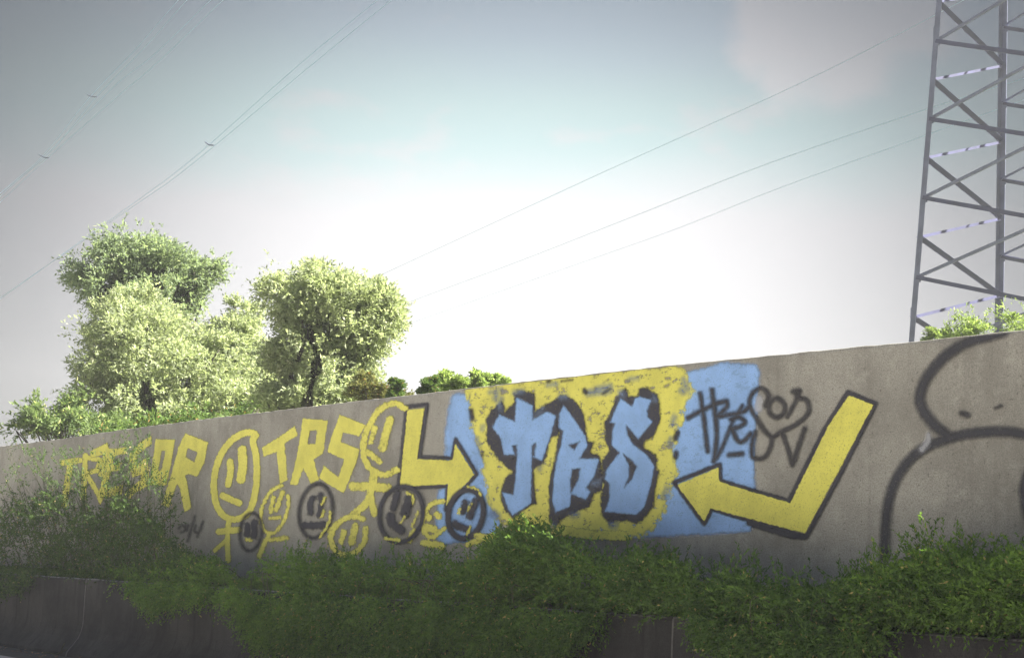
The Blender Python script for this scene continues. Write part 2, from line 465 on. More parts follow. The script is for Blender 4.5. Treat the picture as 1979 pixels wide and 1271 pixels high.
PLACED = []
def graffito(name, mat, items, label=None, parent=None, cell=.0125, pad=6.0):
    """items: ('fill', pts) ('hole', pts) ('line', pts, width, closed) in photograph pixels"""
    allp = np.concatenate([np.asarray(i[1], float) for i in items if i[0] != 'hole'])
    wmax = max([i[2] for i in items if i[0] == 'line'] + [0]) / 2 + pad
    x0, y0 = allp.min(0) - wmax; x1, y1 = allp.max(0) + wmax
    C = [tz(hit(x, y, P_UP)) for x in (x0, x1) for y in (y0, y1)]
    ta, tb = min(c[0] for c in C), max(c[0] for c in C); za, zb = max(1.0, min(c[1] for c in C)), max(c[1] for c in C)
    nt_, nz_ = int((tb - ta) / cell) + 2, int((zb - za) / cell) + 2
    tg = ta + np.arange(nt_) * cell; zg = za + np.arange(nz_) * cell
    T, Z = np.meshgrid(tg, zg, indexing='ij')
    lim = ztop(tg)[:, None] - .014
    over = Z > lim; Z = np.minimum(Z, lim)
    P3 = DV[None, :] * T.reshape(-1, 1) + NV[None, :] * P_UP; P3[:, 2] = Z.reshape(-1)
    Q = proj(P3); s = np.full(len(Q), -1e9)
    for it in items:
        if it[0] == 'fill': s = np.maximum(s, sd_fill(Q, np.asarray(it[1], float)))
        elif it[0] == 'line':
            pp = smooth_path(np.asarray(it[1], float), it[3]) if len(it) > 3 and it[3] is not None else np.asarray(it[1], float)
            if len(it) > 3 and it[3]: pp = np.r_[pp, pp[:1]]
            s = np.maximum(s, sd_line(Q, pp, it[2]))
    for it in items:
        if it[0] == 'hole': s = np.minimum(s, -sd_fill(Q, np.asarray(it[1], float)))
    S = s.reshape(nt_, nz_)
    keep = (np.maximum.reduce([S[:-1, :-1], S[1:, :-1], S[:-1, 1:], S[1:, 1:]]) > -pad) & ~(over[:-1, :-1])
    lv = 1
    for (a0, a1, b0, b1, l_) in PLACED:
        if a0 < x1 and a1 > x0 and b0 < y1 and b1 > y0: lv = max(lv, l_ + 1)
    PLACED.append((x0, x1, y0, y1, lv))
    V = P3 - NV[None, :] * (.0015 + .0011 * lv)
    idx = np.arange(nt_ * nz_).reshape(nt_, nz_)
    fc = np.stack([idx[:-1, :-1][keep], idx[1:, :-1][keep], idx[1:, 1:][keep], idx[:-1, 1:][keep]], 1)
    used = np.unique(fc); rm = np.full(nt_ * nz_, -1); rm[used] = np.arange(len(used)); fc = rm[fc]
    me = bpy.data.meshes.new(name); me.vertices.add(len(used)); me.vertices.foreach_set('co', V[used].reshape(-1).astype(np.float32))
    me.loops.add(fc.size); me.loops.foreach_set('vertex_index', fc.reshape(-1).astype(np.int32))
    me.polygons.add(len(fc)); me.polygons.foreach_set('loop_start', np.arange(0, fc.size, 4, dtype=np.int32))
    try: me.polygons.foreach_set('loop_total', np.full(len(fc), 4, dtype=np.int32))
    except Exception: pass
    a = me.attributes.new('sd', 'FLOAT', 'POINT'); a.data.foreach_set('value', s[used].astype(np.float32))
    me.materials.append(M[mat]); me.update(calc_edges=True)
    o = bpy.data.objects.new(name, me); col.objects.link(o); o.parent = parent or wall
    if label: o['label'] = label
    return o

def ell(reg, cx, cy, rx, ry, tilt=0, n=20):
    c, s = math.cos(R(tilt)), math.sin(R(tilt)); o = []
    for i in range(n):
        a = 2 * math.pi * i / n; x, y = rx * math.cos(a), ry * math.sin(a); o.append((cx + c*x - s*y, cy + s*x + c*y))
    return px(reg, o)
def fl(reg, pts): return ('fill', px(reg, pts))
def ho(reg, pts): return ('hole', px(reg, pts))
def ln(reg, w, pts, curve=False, closed=False):
    return ('line', px(reg, pts), w * REG[reg][2], closed if (curve or closed) else None)

graffito('painted_background', 'blue_roll', [fl(3, [(690,222),(795,212),(815,330),(850,450),(870,600),(910,700),(950,850),(1010,1090),(1000,1180),(900,1215),(640,1235),(570,1200),(592,870),(640,850),(638,480),(662,310)])], 'pale blue patch beside the left yellow arrow')
graffito('painted_background', 'blue_roll', [fl(5, [(185,135),(300,104),(430,66),(560,72),(640,78),(664,125),(655,250),(636,480),(626,650),(632,820),(605,1098),(450,1112),(300,1122),(0,1134),(-240,1150),(-520,1135),(-500,1080),(-200,1040),(0,960),(50,860),(120,640),(160,350)])], 'pale blue block under the black tag')
graffito('painted_edge', 'white', [ln(5, 5, [(-130,1142),(100,1132),(300,1126),(450,1112)], True)], 'thin white line along the foot of the blue block')
ybg = [(85,252),(200,225),(400,190),(500,180),(620,168),(800,145),(1000,125),(1200,112),(1400,96),(1478,92),(1500,160),(1528,250),(1480,360),(1440,480),(1405,620),(1420,740),(1395,880),(1350,1010),(1320,1090),(1200,1188),(1080,1195),(900,1172),(760,1160),(640,1175),(520,1195),(430,1195),(350,1110),(290,1080),(235,1000),(205,900),(200,780),(170,640),(120,500),(135,400),(95,330)]
yb = []
for _ in range(110):
    i = RNG.integers(len(ybg)); a = np.array(ybg[i], float); b = np.array(ybg[(i + 1) % len(ybg)], float); q = a + (b - a) * RNG.random()
    if q[1] < 215 and q[0] > 300: continue
    o_ = unit(np.array([(b - a)[1], -(b - a)[0]])); d_ = o_ * RNG.uniform(-16, 18) + unit(b - a) * RNG.normal(0, 34)
    yb.append(ln(4, RNG.uniform(8, 30), [tuple(q - d_ * .6), tuple(q + d_)]))
yh = []
for _ in range(34):
    x = RNG.uniform(230, 1460); y = RNG.uniform(135, 290) - x * .05; L_ = RNG.uniform(10, 50); a_ = RNG.uniform(-.5, .1); w_ = RNG.uniform(2, 6)
    c_, s_ = math.cos(a_), math.sin(a_); yh.append(ho(4, [(x, y - w_), (x + L_ * c_, y + L_ * s_), (x + L_ * c_ * .6, y + L_ * s_ * .6 + w_), (x, y + w_)]))
graffito('painted_background', 'yellow_roll', [fl(4, ybg)] + yb + yh, 'patchy yellow cloud behind the large letters')
graffito('painted_mark', 'blue_soft', [('line', px(4, p), w * .3, None) for p, w in (([(225,262),(300,240)], 18), ([(140,560),(150,600)], 26), ([(600,215),(660,208)], 22), ([(860,262),(990,250)], 46), ([(1130,175),(1180,168)], 20), ([(1480,180),(1500,240)], 34), ([(1420,420),(1405,470)], 30), ([(1395,560),(1380,600)], 24), ([(1370,880),(1345,940)], 26), ([(560,700),(548,760)], 20), ([(270,270),(262,300)], 34), ([(920,240),(1000,225)], 40), ([(1470,250),(1475,255)], 44), ([(250,1040),(270,1060)], 50), ([(180,480),(175,500)], 20), ([(890,850),(930,850)], 40), ([(300,300),(290,370)], 26))], 'faint blue blotches on the yellow cloud')
graffito('painted_mark', 'black_soft', [('line', px(4, p), w * .3, None) for p, w in (([(105,380),(112,430)], 28), ([(840,250),(845,262)], 26), ([(955,270),(1000,240)], 10), ([(1440,520),(1425,560)], 30), ([(1430,650),(1425,680)], 30), ([(690,190),(760,180)], 8), ([(1120,300),(1180,296)], 8), ([(180,650),(178,665)], 14), ([(600,190),(615,186)], 16))], 'small dark smudges around the yellow cloud')

TRS = [('T', [(205,575),(208,430),(240,365),(305,318),(325,388),(392,325),(378,272),(440,250),(515,268),(520,382),(600,330),(700,278),(745,300),(700,420),(670,545),(620,555),(600,640),(575,720),(505,752),(515,860),(527,975),(450,1020),(378,1082),(330,1030),(298,960),(302,880),(330,815),(372,772),(320,735),(250,650)],
  [(400,295),(505,345),(503,440),(595,385),(655,410),(620,540),(565,700),(510,680),(500,665),(495,790),(495,975),(375,1055),(345,1010),(308,905),(380,922),(395,800),(405,660),(320,665),(300,560),(245,485),(290,405),(390,450)],
  [[(372,606),(402,598),(404,668),(385,660)], [(497,603),(528,582),(516,672),(500,668)]]),
 ('R', [(690,285),(760,300),(820,370),(850,480),(862,570),(905,582),(878,645),(935,668),(945,740),(965,800),(955,890),(905,915),(870,1000),(760,1045),(700,1080),(645,1140),(612,1085),(607,960),(612,830),(645,700),(665,600),(672,420)],
  [(705,345),(770,430),(845,540),(862,600),(808,690),(935,690),(905,800),(850,880),(880,902),(850,955),(755,915),(745,1000),(655,1035),(633,960),(645,800),(670,660),(690,600),(705,510),(675,490),(680,400)],
  [[(738,602),(812,576),(775,634)], [(760,755),(815,750),(800,830),(750,915),(750,830)]]),
 ('S', [(960,700),(1005,640),(968,560),(975,455),(1010,395),(1050,285),(1110,235),(1125,290),(1190,290),(1195,240),(1240,228),(1310,280),(1335,370),(1325,460),(1285,545),(1222,580),(1228,628),(1300,660),(1308,760),(1330,765),(1300,880),(1285,1000),(1240,1060),(1180,1112),(1120,1085),(1000,1102),(950,1050),(945,950),(965,860),(955,790)],
  [(1075,300),(1150,352),(1170,300),(1200,288),(1275,310),(1245,380),(1250,420),(1282,450),(1190,562),(1112,470),(1120,540),(1160,600),(1250,670),(1292,740),(1272,850),(1230,1000),(1180,1050),(975,1030),(1005,940),(1005,850),(973,820),(985,760),(1070,650),(1018,600),(1025,510),(1040,460),(1008,455)],
  [[(1092,655),(1150,700),(1182,740),(1150,820),(1098,878),(1130,800),(1128,730)]])]
for L_, blk, blu, holes in TRS:
    o = graffito('painted_letter', 'black_mass', [fl(4, blk)], 'large blue letter %s with jagged black shadow' % L_)
    graffito('letter_fill', 'blue', [fl(4, blu)] + [ho(4, h) for h in holes], parent=o)
graffito('painted_mark', 'blue_soft', [('line', px(4, p), w * .3, None) for p, w in (([(390,262),(440,255)], 30), ([(690,292),(720,290)], 34), ([(290,335),(298,370)], 26), ([(1075,262),(1085,275)], 40), ([(905,850),(930,840)], 40), ([(770,1052),(790,1050)], 40), ([(640,1120),(625,1135)], 30), ([(1020,1118),(1040,1120)], 40), ([(1290,290),(1300,310)], 26), ([(540,400),(570,370)], 24))], 'washed-out blue highlights on the letter shadows')

# arrows
o = graffito('painted_arrow', 'black', [ln(3, 25, [(378,303),(518,288),(465,645),(690,655),(712,525),(856,760),(645,1005),(657,842),(320,860),(378,303)]), ln(3, 20, [(375,306),(520,290)])], 'yellow bent arrow pointing right, outlined in black')
graffito('arrow_fill', 'yellow', [fl(3, [(385,325),(500,312),(450,660),(692,668),(712,555),(840,765),(650,975),(662,830),(330,848)])], parent=o)
o = graffito('painted_arrow', 'black', [ln(5, 26, [(1205,248),(1378,318),(1180,715),(955,1130),(700,1062),(372,962),(325,1055),(140,800),(420,690),(425,790),(640,855),(845,915),(1060,480),(1205,248)]), ln(5, 34, [(600,1050),(740,1095),(860,1130),(945,1135)])], 'yellow bent arrow pointing left, outlined in black')
graffito('arrow_fill', 'yellow', [fl(5, [(1215,265),(1365,325),(1160,715),(945,1112),(740,1060),(365,958),(325,1038),(157,815),(413,708),(418,795),(640,865),(855,925),(1090,450)])], parent=o)

# black tag
graffito('painted_tag', 'black_soft', [
 ln(5, 31, [(225,405),(300,365),(400,318),(462,302)], True), ln(5, 29, [(300,255),(322,400),(346,610)], True),
 ln(5, 31, [(372,232),(392,380),(402,520),(385,670)], True), ln(5, 24, [(395,660),(430,600),(500,430),(560,330)], True),
 ln(5, 29, [(455,300),(465,335),(410,395),(480,385),(560,370),(605,330)], True), ln(5, 31, [(490,415),(540,400),(575,430),(540,460),(490,470)], True),
 ln(5, 31, [(500,480),(530,545),(570,545),(610,500)], True), ln(5, 29, [(700,330),(722,270),(680,225),(625,250),(603,320),(640,400),(700,490),(740,530),(725,600),(690,650),(622,645),(620,560),(640,490)], True),
 ln(5, 29, [(770,285),(815,320),(815,370),(770,405),(725,370),(725,320)], False, True), ln(5, 29, [(870,245),(910,238),(905,280),(955,300),(965,370),(900,440),(800,490),(740,530)], True),
 ln(5, 27, [(885,245),(890,290),(835,400)], True), ln(5, 29, [(800,490),(830,570),(866,690)], True), ln(5, 29, [(942,470),(905,580),(866,695)], True),
 ln(5, 32, [(480,632),(558,625)])], 'scribbled black signature on the blue block', pad=5)
graffito('painted_mark', 'white', [ln(5, 46, [(665,290),(660,350)])], 'pale smear inside the loop of the signature')

# fat soft outlines at the right end
graffito('painted_outline', 'grey_fat', [ln(6, 58, [(830,60),(740,85),(640,115),(520,190),(425,300),(385,400),(402,480),(465,560),(530,610)], True),
 ln(6, 54, [(1400,700),(1150,640),(937,605),(800,592),(640,605),(500,640),(385,695),(295,785),(235,900),(205,1050),(195,1260)], True)], 'fat blurry dark outline of two bubbles at the right end', pad=12)
graffito('painted_outline', 'grey_fat', [ln(6, 52, [(990,760),(948,860),(945,960),(990,1130)], True)], 'piece of dark outline at the right frame edge', pad=12)
graffito('painted_mark', 'white', [ln(6, 30, [(432,608),(425,650),(395,685)], True)], 'small white spray spot beside the fat outline')
graffito('painted_mark', 'black_soft', [ln(6, 30, [(610,495),(640,505)]), ln(6, 16, [(790,465),(820,455)])], 'two small dark spots inside the upper bubble')

# yellow letters, left
def letter(lab, *items): graffito('painted_letter', 'yellow', list(items), lab)
letter('yellow letter T almost hidden by the tall shrub', ln(1, 46, [(480,372),(610,352)]), ln(1, 46, [(540,370),(490,690)]))
letter('yellow letter R half hidden by the tall shrub', ln(1, 40, [(655,315),(640,640)]), ln(1, 38, [(655,330),(770,350),(745,430),(660,450),(770,640)]))
letter('yellow letter E behind the shrub tips', fl(1, [(690,285),(825,215),(835,262),(900,262),(975,250),(965,300),(880,320),(860,380),(930,372),(915,430),(850,440),(825,560),(945,540),(935,610),(800,640),(770,690),(745,650),(790,480),(750,470),(780,400),(790,310),(700,335)]))
letter('yellow block letter S left of the narrow O', fl(1, [(1080,210),(1160,165),(1167,225),(1050,310),(1055,380),(1120,335),(1135,380),(1150,540),(1040,600),(985,655),(955,605),(1080,500),(1085,460),(1015,485),(990,400),(995,300)]))
letter('yellow narrow block letter O', fl(1, [(1195,190),(1342,195),(1312,380),(1275,545),(1152,540),(1162,420)]), ho(1, [(1240,280),(1270,280),(1237,430),(1215,435)]))
letter('yellow letter R with long leg left of the big face', fl(1, [(1420,145),(1597,215),(1567,370),(1512,480),(1447,455),(1422,470),(1442,560),(1467,715),(1415,748),(1377,560),(1358,530),(1295,712),(1240,690),(1290,540),(1330,400),(1370,250)]), ho(1, [(1440,260),(1515,290),(1490,365),(1425,330)]))
letter('yellow slanted letter T right of the big face', fl(2, [(445,440),(560,370),(670,292),(692,355),(602,410),(622,660),(570,685),(545,470),(460,500)]))
letter('yellow letter R between slanted T and S', fl(2, [(725,240),(897,255),(865,480),(800,520),(837,660),(780,685),(730,580),(690,695),(638,692),(685,500)]), ho(2, [(775,325),(825,320),(810,415),(757,415)]))
letter('yellow angular letter S touching the second face', fl(2, [(980,215),(1155,285),(1110,362),(1000,335),(985,400),(1112,450),(1095,530),(1005,752),(838,650),(870,560),(968,640),(1010,520),(893,470),(930,340)]))

# faces
graffito('painted_face', 'yellow', [ln(2, 46, [(405,350),(340,338),(250,385),(175,480),(132,600),(122,720),(145,840),(205,915),(290,925),(365,870),(405,740),(415,600),(408,480),(388,395)], True, True),
 ln(2, 46, [(232,535),(235,600),(220,690)], True), ln(2, 62, [(316,455),(318,560),(306,655)], True), ln(2, 46, [(182,768),(295,818)]),
 ln(2, 36, [(225,930),(215,1060),(220,1210)], True), ln(2, 44, [(155,1012),(290,1000)]), ln(2, 30, [(130,1140),(215,1060)])], 'biggest yellow face with two tall eyes and straight mouth')
graffito('painted_face', 'yellow_dry', [ln(2, 42, [(1425,172),(1360,138),(1275,165),(1205,250),(1155,360),(1142,470),(1172,560),(1235,612),(1300,625),(1370,590)], True),
 ln(2, 36, [(1222,305),(1192,400)]), ln(2, 52, [(1325,245),(1300,330),(1272,445)], True), ln(2, 40, [(1172,472),(1255,535)]),
 ln(2, 52, [(1215,620),(1200,720)]), ln(2, 58, [(1070,705),(1200,705),(1310,718)], True), ln(2, 50, [(1195,730),(1170,810),(1070,900)], True), ln(2, 48, [(1190,770),(1220,890)])], 'yellow stick figure with leaning face beside the left arrow')
graffito('painted_face', 'yellow_dry', [ln(2, 24, [(585,698),(510,740),(458,830),(442,920),(470,1005),(535,1020),(595,945),(628,850),(628,770)], True), ln(2, 30, [(528,778),(510,875)]), ln(2, 34, [(588,745),(548,865)]), ln(2, 24, [(505,922),(570,915)]),
 ln(2, 34, [(500,1030),(460,1110),(430,1180)], True), ln(2, 30, [(500,1070),(620,1055)])], 'small yellow face between big face and black circle')
graffito('painted_face', 'yellow_dry', [ln(2, 38, [(1140,925),(1060,910),(970,955),(922,1040),(940,1120),(1000,1172),(1090,1150),(1148,1080),(1158,990)], True), ln(2, 42, [(1010,1015),(992,1080)]), ln(2, 48, [(1090,975),(1065,1085)], True), ln(2, 26, [(905,1010),(960,950)])], 'low yellow face under the stick figure')
graffito('painted_face', 'yellow_dry', [ln(3, 32, [(632,948),(560,960),(510,1020),(490,1090),(505,1160),(560,1190),(640,1130)], True), ln(3, 44, [(525,1050),(535,1058)]), ln(3, 44, [(590,1035),(600,1048)]), ln(3, 54, [(505,1122),(565,1138)]), ln(3, 40, [(430,1150),(400,1215)]), ln(3, 46, [(500,1230),(620,1250)]), ln(3, 40, [(800,1240),(960,1180)])], 'faint yellow face below the tip of the left arrow')

def ring(lab, mat, reg, c, w, marks, ymarks=(), tilt=0):
    o = graffito('painted_face', mat, [('line', ell(reg, *c, tilt=tilt), w * REG[reg][2], True)], lab, pad=6)
    graffito('face_marks', 'black_mass', [ln(reg, ww, p, True) for ww, p in marks], parent=o)
    if ymarks: graffito('yellow_marks', 'yellow_dry', [ln(reg, ww, p, True) for ww, p in ymarks], parent=o)
ring('smallest black circle face, half behind the leaves', 'black_soft', 2, (375,1015,74,128), 22, [(44, [(352,970),(348,1030)]), (46, [(402,950),(395,1040)])], [(24, [(350,1065),(375,1072)])], 6)
ring('black oval face with wide mouth under letter R', 'black_soft', 2, (818,872,112,185), 26, [(40, [(802,780),(782,820),(785,885)]), (38, [(850,760),(855,820),(840,900)]), (50, [(745,970),(800,972),(865,968)])], [(18, [(922,880),(905,960),(850,1050)]), (16, [(875,870),(860,910)]), (14, [(885,780),(860,830)])], 8)
ring('largest black oval face under the left arrow', 'black', 3, (345,1035,148,192), 30, [(50, [(318,900),(292,990)]), (62, [(395,935),(372,1030)]), (58, [(268,1050),(290,1100),(345,1145)])], [(18, [(385,890),(425,910),(430,960)]), (16, [(460,1020),(420,1120)]), (22, [(240,1200),(330,1210)]), (14, [(345,1090),(370,1050)])], 10)
ring('black ringed face over pale blue at the yellow cloud', 'black', 3, (785,1035,118,168), 40, [(44, [(785,955),(765,1020)]), (48, [(850,950),(812,1050)]), (52, [(715,1100),(750,1120),(795,1135)])], [(16, [(800,850),(860,860),(890,900)]), (18, [(745,1000),(735,1030)]), (16, [(820,1120),(800,1170)]), (14, [(830,960),(800,1010)])], 12)
graffito('painted_date', 'black_soft', [ln(1, 13, [(1372,870),(1400,850),(1425,880),(1390,905)], True), ln(1, 13, [(1425,840),(1432,890),(1445,850)], True), ln(1, 16, [(1495,780),(1440,970)]), ln(1, 14, [(1500,850),(1490,890),(1520,905),(1545,870)], True), ln(1, 14, [(1558,820),(1515,935)])], 'small black scrawl with a slash left of the circle face', pad=4)
graffito('painted_mark', 'yellow_dry', [ln(4, 60, [(700,1150),(900,1180),(1100,1185)], True), ln(4, 50, [(160,1190),(280,1215)]), ln(4, 40, [(300,1170),(420,1230)]), ln(4, 60, [(560,1120),(570,1230)])], 'ragged yellow brush marks low under the letters')

# ------------------------------------------------------------------ leaves

def leaf_quads(P, Dv, L, Wd, up_bias=.5):
    """folded pointed leaves: P base points, Dv directions, L lengths, Wd widths -> two quads... one kite each"""
    n_ = len(P); Nn = RNG.normal(size=(n_, 3)); Nn[:, 2] += up_bias * 2
    Dv = unit(Dv); S = unit(np.cross(Dv, Nn)); Nn = np.cross(S, Dv)
    L = L[:, None]; Wd = Wd[:, None]
    a = P; b = P + Dv * L * .42 + S * Wd * .5 + Nn * Wd * .12; c = P + Dv * L - Nn * L * .10; d = P + Dv * L * .42 - S * Wd * .5 + Nn * Wd * .12
    return np.stack([a, b, c, d], 1)

def sprays(C, Dr, nl, tw, L, asp, spread=1.0):
    """twigs at points C along Dr with nl leaves each; returns leaf quads and the twig index of each"""
    n_ = len(C); Dr = unit(Dr)
    k = np.repeat(np.arange(n_), nl); s = np.tile(np.linspace(.05, 1, nl), n_) + RNG.normal(0, .05, n_ * nl)
    base = C[k] + Dr[k] * (s * tw)[:, None]; base[:, 2] -= (s ** 2) * tw * .25
    side = unit(RNG.normal(size=(n_ * nl, 3))); dv = unit(Dr[k] * .8 + side * spread)
    ll = L * RNG.uniform(.6, 1.25, n_ * nl)
    return leaf_quads(base, dv, ll, ll * asp), k

def tone(k, n_twig, sd=.16, odd=.02):
    t = np.clip(.45 + RNG.normal(0, .2, n_twig)[k] + RNG.normal(0, sd, len(k)), 0, .93)
    t[RNG.random(len(k)) < odd] = .99
    return t

# ------------------------------------------------------------------ shrubs on the ledge
def ledge_y(x): return np.interp(x, [0, 490, 1240, 1979], [1107, 1138, 1190, 1236])

def shrub(label, x0, x1, top, bot, ntw, mat, leafL=.033, group=None, nl=16, tw=.19, holes=.0, stems=26, name='low_shrub', cat='shrub', ragged=14):
    tx, ty = zip(*top); bx, by = zip(*bot)
    X = RNG.uniform(x0, x1, ntw * 3); T = np.interp(X, tx, ty) + 32 + (20 if x0 > 1200 else 0) + 7 * np.sin(X / 23.0) + 6 * np.sin(X / 8.7 + 1) + RNG.exponential(4, len(X)); B = np.interp(X, bx, by) - 24
    u = RNG.random(len(X)); Yp = T + (B - T) * u
    # clumpy density
    ph = RNG.uniform(0, 6.28, 8)
    cl = np.sin(X / 17 + ph[0]) * np.sin(Yp / 13 + ph[1]) + .8 * np.sin(X / 41 + Yp / 29 + ph[2]) + .6 * np.sin(X / 9 - Yp / 11 + ph[3])
    edge = np.minimum((Yp - T), (B - Yp)) / 40.0
    keep = (cl + RNG.normal(0, .6, len(X)) > -.55 + holes * 1.6) & (RNG.random(len(X)) < np.clip(.4 + edge, .35, 1))
    X, Yp = X[keep][:ntw], Yp[keep][:ntw]
    above = Yp < ledge_y(X) - 4
    # distance from the barrier face: above the ledge anywhere over it, below only in front of the face
    s = np.where(above, RNG.beta(1.3, 1.6, len(X)) * .95 - .18, -.05 - RNG.beta(1.2, 2.2, len(X)) * .26)
    C = np.array([hit(x, y, P_LOW + q) for x, y, q in zip(X, Yp, s)])
    C[:, 2] = np.maximum(C[:, 2], .06)
    Dr = RNG.normal(0, .55, (len(C), 3)) - NV[None, :] * .45
    Dr[:, 2] += np.where(above, .55, -.45)
    Dr += DV[None, :] * RNG.normal(0, .6, len(C))[:, None]
    V, k = sprays(C, Dr, nl, tw, leafL, .42, .75)
    xs = RNG.uniform(x0, x1, int((x1 - x0) / 5)); ys = np.interp(xs, tx, ty) + RNG.uniform(30, 66, len(xs))
    SC = np.array([hit(x, y, P_LOW + q) for x, y, q in zip(xs, ys, RNG.uniform(-.1, .7, len(xs)))]); SD = RNG.normal(0, .4, (len(xs), 3)); SD[:, 2] += .9
    V2, k2 = sprays(SC, SD, 20, .26, leafL, .38, .6); V = np.concatenate([V, V2]); k = np.concatenate([k, k2 + len(C)])
    # keep leaves out of both walls
    cen = V.mean(1); pd = cen @ NV
    ok = (pd < P_UP - .02) & ((cen[:, 2] > 1.02) | (pd < P_LOW - .012))
    ck = np.r_[C, SC][k]; tn = tone(k, len(C) + len(xs)); lowt = tn < .95; tf = ck @ DV
    tn = np.where(lowt, np.clip(tn + .22 * np.sin(tf * 5.3 + ph[4]) * np.sin(ck[:, 2] * 9 + ph[5]) + .12 * np.sin(tf * 13 + ck[:, 2] * 11 + ph[6]), 0, .93), tn)
    xm = (x0 + x1) / 2; base = hit(xm, float(ledge_y(xm)), P_LOW + .35); base[2] = .97
    root = empty(name, base, label, cat, group)
    fo = fast_quads('foliage', V[ok] - base, M[mat], root, {'tone': tn[ok]})
    mb = MB()
    for i in range(stems):
        j = RNG.integers(len(C)); e = C[j] - base
        b0 = DV * (e @ DV * RNG.uniform(.75, 1.0)) + NV * RNG.uniform(-.12, .35); b0 = np.array([b0[0], b0[1], 0.0])
        mid = (b0 + e) / 2; mid = mid + np.array([0, 0, .12]); 
        if e[2] < 0: mid = mid - NV * .25 + np.array([0, 0, .1 - e[2] * .5])
        mb.tube(smooth_path(np.array([b0, mid, e]), k=4), list(np.linspace(.007, .002, 9)), 4)
    mb.build('stems', M['twig'], root)['kind'] = 'stuff'
    return root

G = 'shrubs growing along the planting ledge'
# tall wispy shrub at the left: fans of long shoots
def tall_shrub():
    base = hit(170, 1112, P_LOW + .5); base[2] = .97
    root = empty('tall_shrub', base, 'tallest wispy dark green shrub at left, its shoots crossing the yellow letters', 'shrub', G)
    Vs, Ts = [], []; mb = MB()
    def shoot(bx, by, tipx, tipy, s0, s1, nlv, L, spread=.10, sides=5):
        a = hit(bx, by, P_LOW + s0); b = hit(tipx, tipy, P_LOW + s1)
        m_ = (a + b) / 2 + np.array([0, 0, .10 + .1 * RNG.random()]) + RNG.normal(0, .04, 3)
        path = smooth_path(np.array([a, m_, b]), k=7); mb.tube(path - base, list(np.linspace(.006, .0015, len(path))), 4)
        # side twigs
        tt = RNG.uniform(.15, 1.0, sides * 3) ** .8
        pos = np.array([path[min(int(q * (len(path) - 1)), len(path) - 1)] for q in tt]) + RNG.normal(0, spread * .35, (len(tt), 3))
        dr = unit(b - a)[None, :] * .9 + RNG.normal(0, .45, (len(tt), 3)); dr[:, 2] += .25
        V, k = sprays(pos, dr, nlv, .17, L, .36, .8); Vs.append(V); Ts.append(tone(k, len(pos)))
    tips = [(8,842),(30,852),(52,862),(22,900),(62,872),(80,868),(5,915),(105,880),(118,862),(130,900),(148,872),(165,905),(180,860),(205,868),(232,838),(252,826),(268,838),(280,846),(262,872),(290,888),(240,900),(215,925),(300,940),(325,965),(335,1000),(312,912),(20,960),(60,940),(95,930),(-30,900),(-60,860),(-90,900),(228,875),(246,862),(258,850),(120,872),(140,885)]
    for i, (x, y) in enumerate(tips):
        bx = 60 + (x + 60) / 430 * 240 + RNG.normal(0, 25)
        for r in range(2):
            shoot(bx + RNG.normal(0, 18), 1095 + RNG.normal(0, 8), x + RNG.normal(0, 9) * (r > 0), y + abs(RNG.normal(0, 16)) * (r > 0), RNG.uniform(.2, .7), RNG.uniform(.05, .7), 9, .040)
    # dense body
    n_ = 5200
    X = RNG.uniform(-130, 400, n_ * 2); T = np.interp(X, [-130, 0, 60, 120, 180, 250, 290, 330, 400], [990, 985, 965, 955, 955, 970, 1000, 1050, 1095]); B = np.interp(X, [-130, 40, 70, 400], [1165, 1155, 1112, 1128])
    Y = T + (B - T) * RNG.random(len(X)) ** .85
    cl = np.sin(X / 21) * np.sin(Y / 16 + 1) + .7 * np.sin(X / 43 + Y / 31) + RNG.normal(0, .5, len(X))
    kp = cl > -.75 + .9 * np.clip((1010 - Y) / 60, 0, 1); X, Y = X[kp][:n_], Y[kp][:n_]
    below = Y > ledge_y(X) - 3
    s = np.where(below, RNG.uniform(-.25, -.04, len(X)), RNG.uniform(-.1, .85, len(X)))
    C = np.array([hit(x, y, P_LOW + q) for x, y, q in zip(X, Y, s)])
    Dr = RNG.normal(0, .6, (len(C), 3)); Dr[:, 2] += .6
    V, k = sprays(C, Dr, 13, .16, .034, .42); Vs.append(V); Ts.append(tone(k, len(C)))
    V = np.concatenate(Vs); T_ = np.concatenate(Ts); cen = V.mean(1); pd = cen @ NV
    ok = (pd < P_UP - .02) & ((cen[:, 2] > 1.02) | (pd < P_LOW - .012))
    fast_quads('foliage', V[ok] - base, M['leaf_tall'], root, {'tone': T_[ok]}); mb.build('stems', M['twig'], root)['kind'] = 'stuff'
tall_shrub()

shrub('bright green shrub spilling over the barrier below the faces', 225, 640,
      [(225,1085),(300,1065),(360,1058),(420,1062),(470,1085),(520,1062),(570,1036),(640,1048)],
      [(225,1120),(260,1150),(300,1200),(350,1182),(400,1170),(430,1190),(470,1230),(520,1275),(640,1310)], 3600, 'leaf_bright', group=G)
shrub('mid green shrub hanging over the barrier below the left arrow', 560, 980,
      [(560,1050),(640,1045),(700,1058),(780,1052),(860,1056),(940,1045),(980,1048)],
      [(560,1295),(700,1320),(850,1320),(980,1310)], 5600, 'leaf_shrub', group=G)
shrub('dark upright bush in front of the foot of the blue letter T', 945, 1120,
      [(945,1040),(985,1005),(1015,985),(1045,990),(1075,1008),(1120,1045)],
      [(945,1120),(1120,1125)], 1500, 'leaf_shrub', leafL=.034, group=G, name='upright_bush')
shrub('shrub mass drooping low over the barrier below the blue letters', 930, 1330,
      [(930,1062),(1000,1058),(1100,1052),(1200,1048),(1280,1056),(1330,1072)],
      [(930,1310),(1060,1300),(1110,1262),(1150,1222),(1180,1205),(1330,1200)], 5200, 'leaf_shrub', group=G)
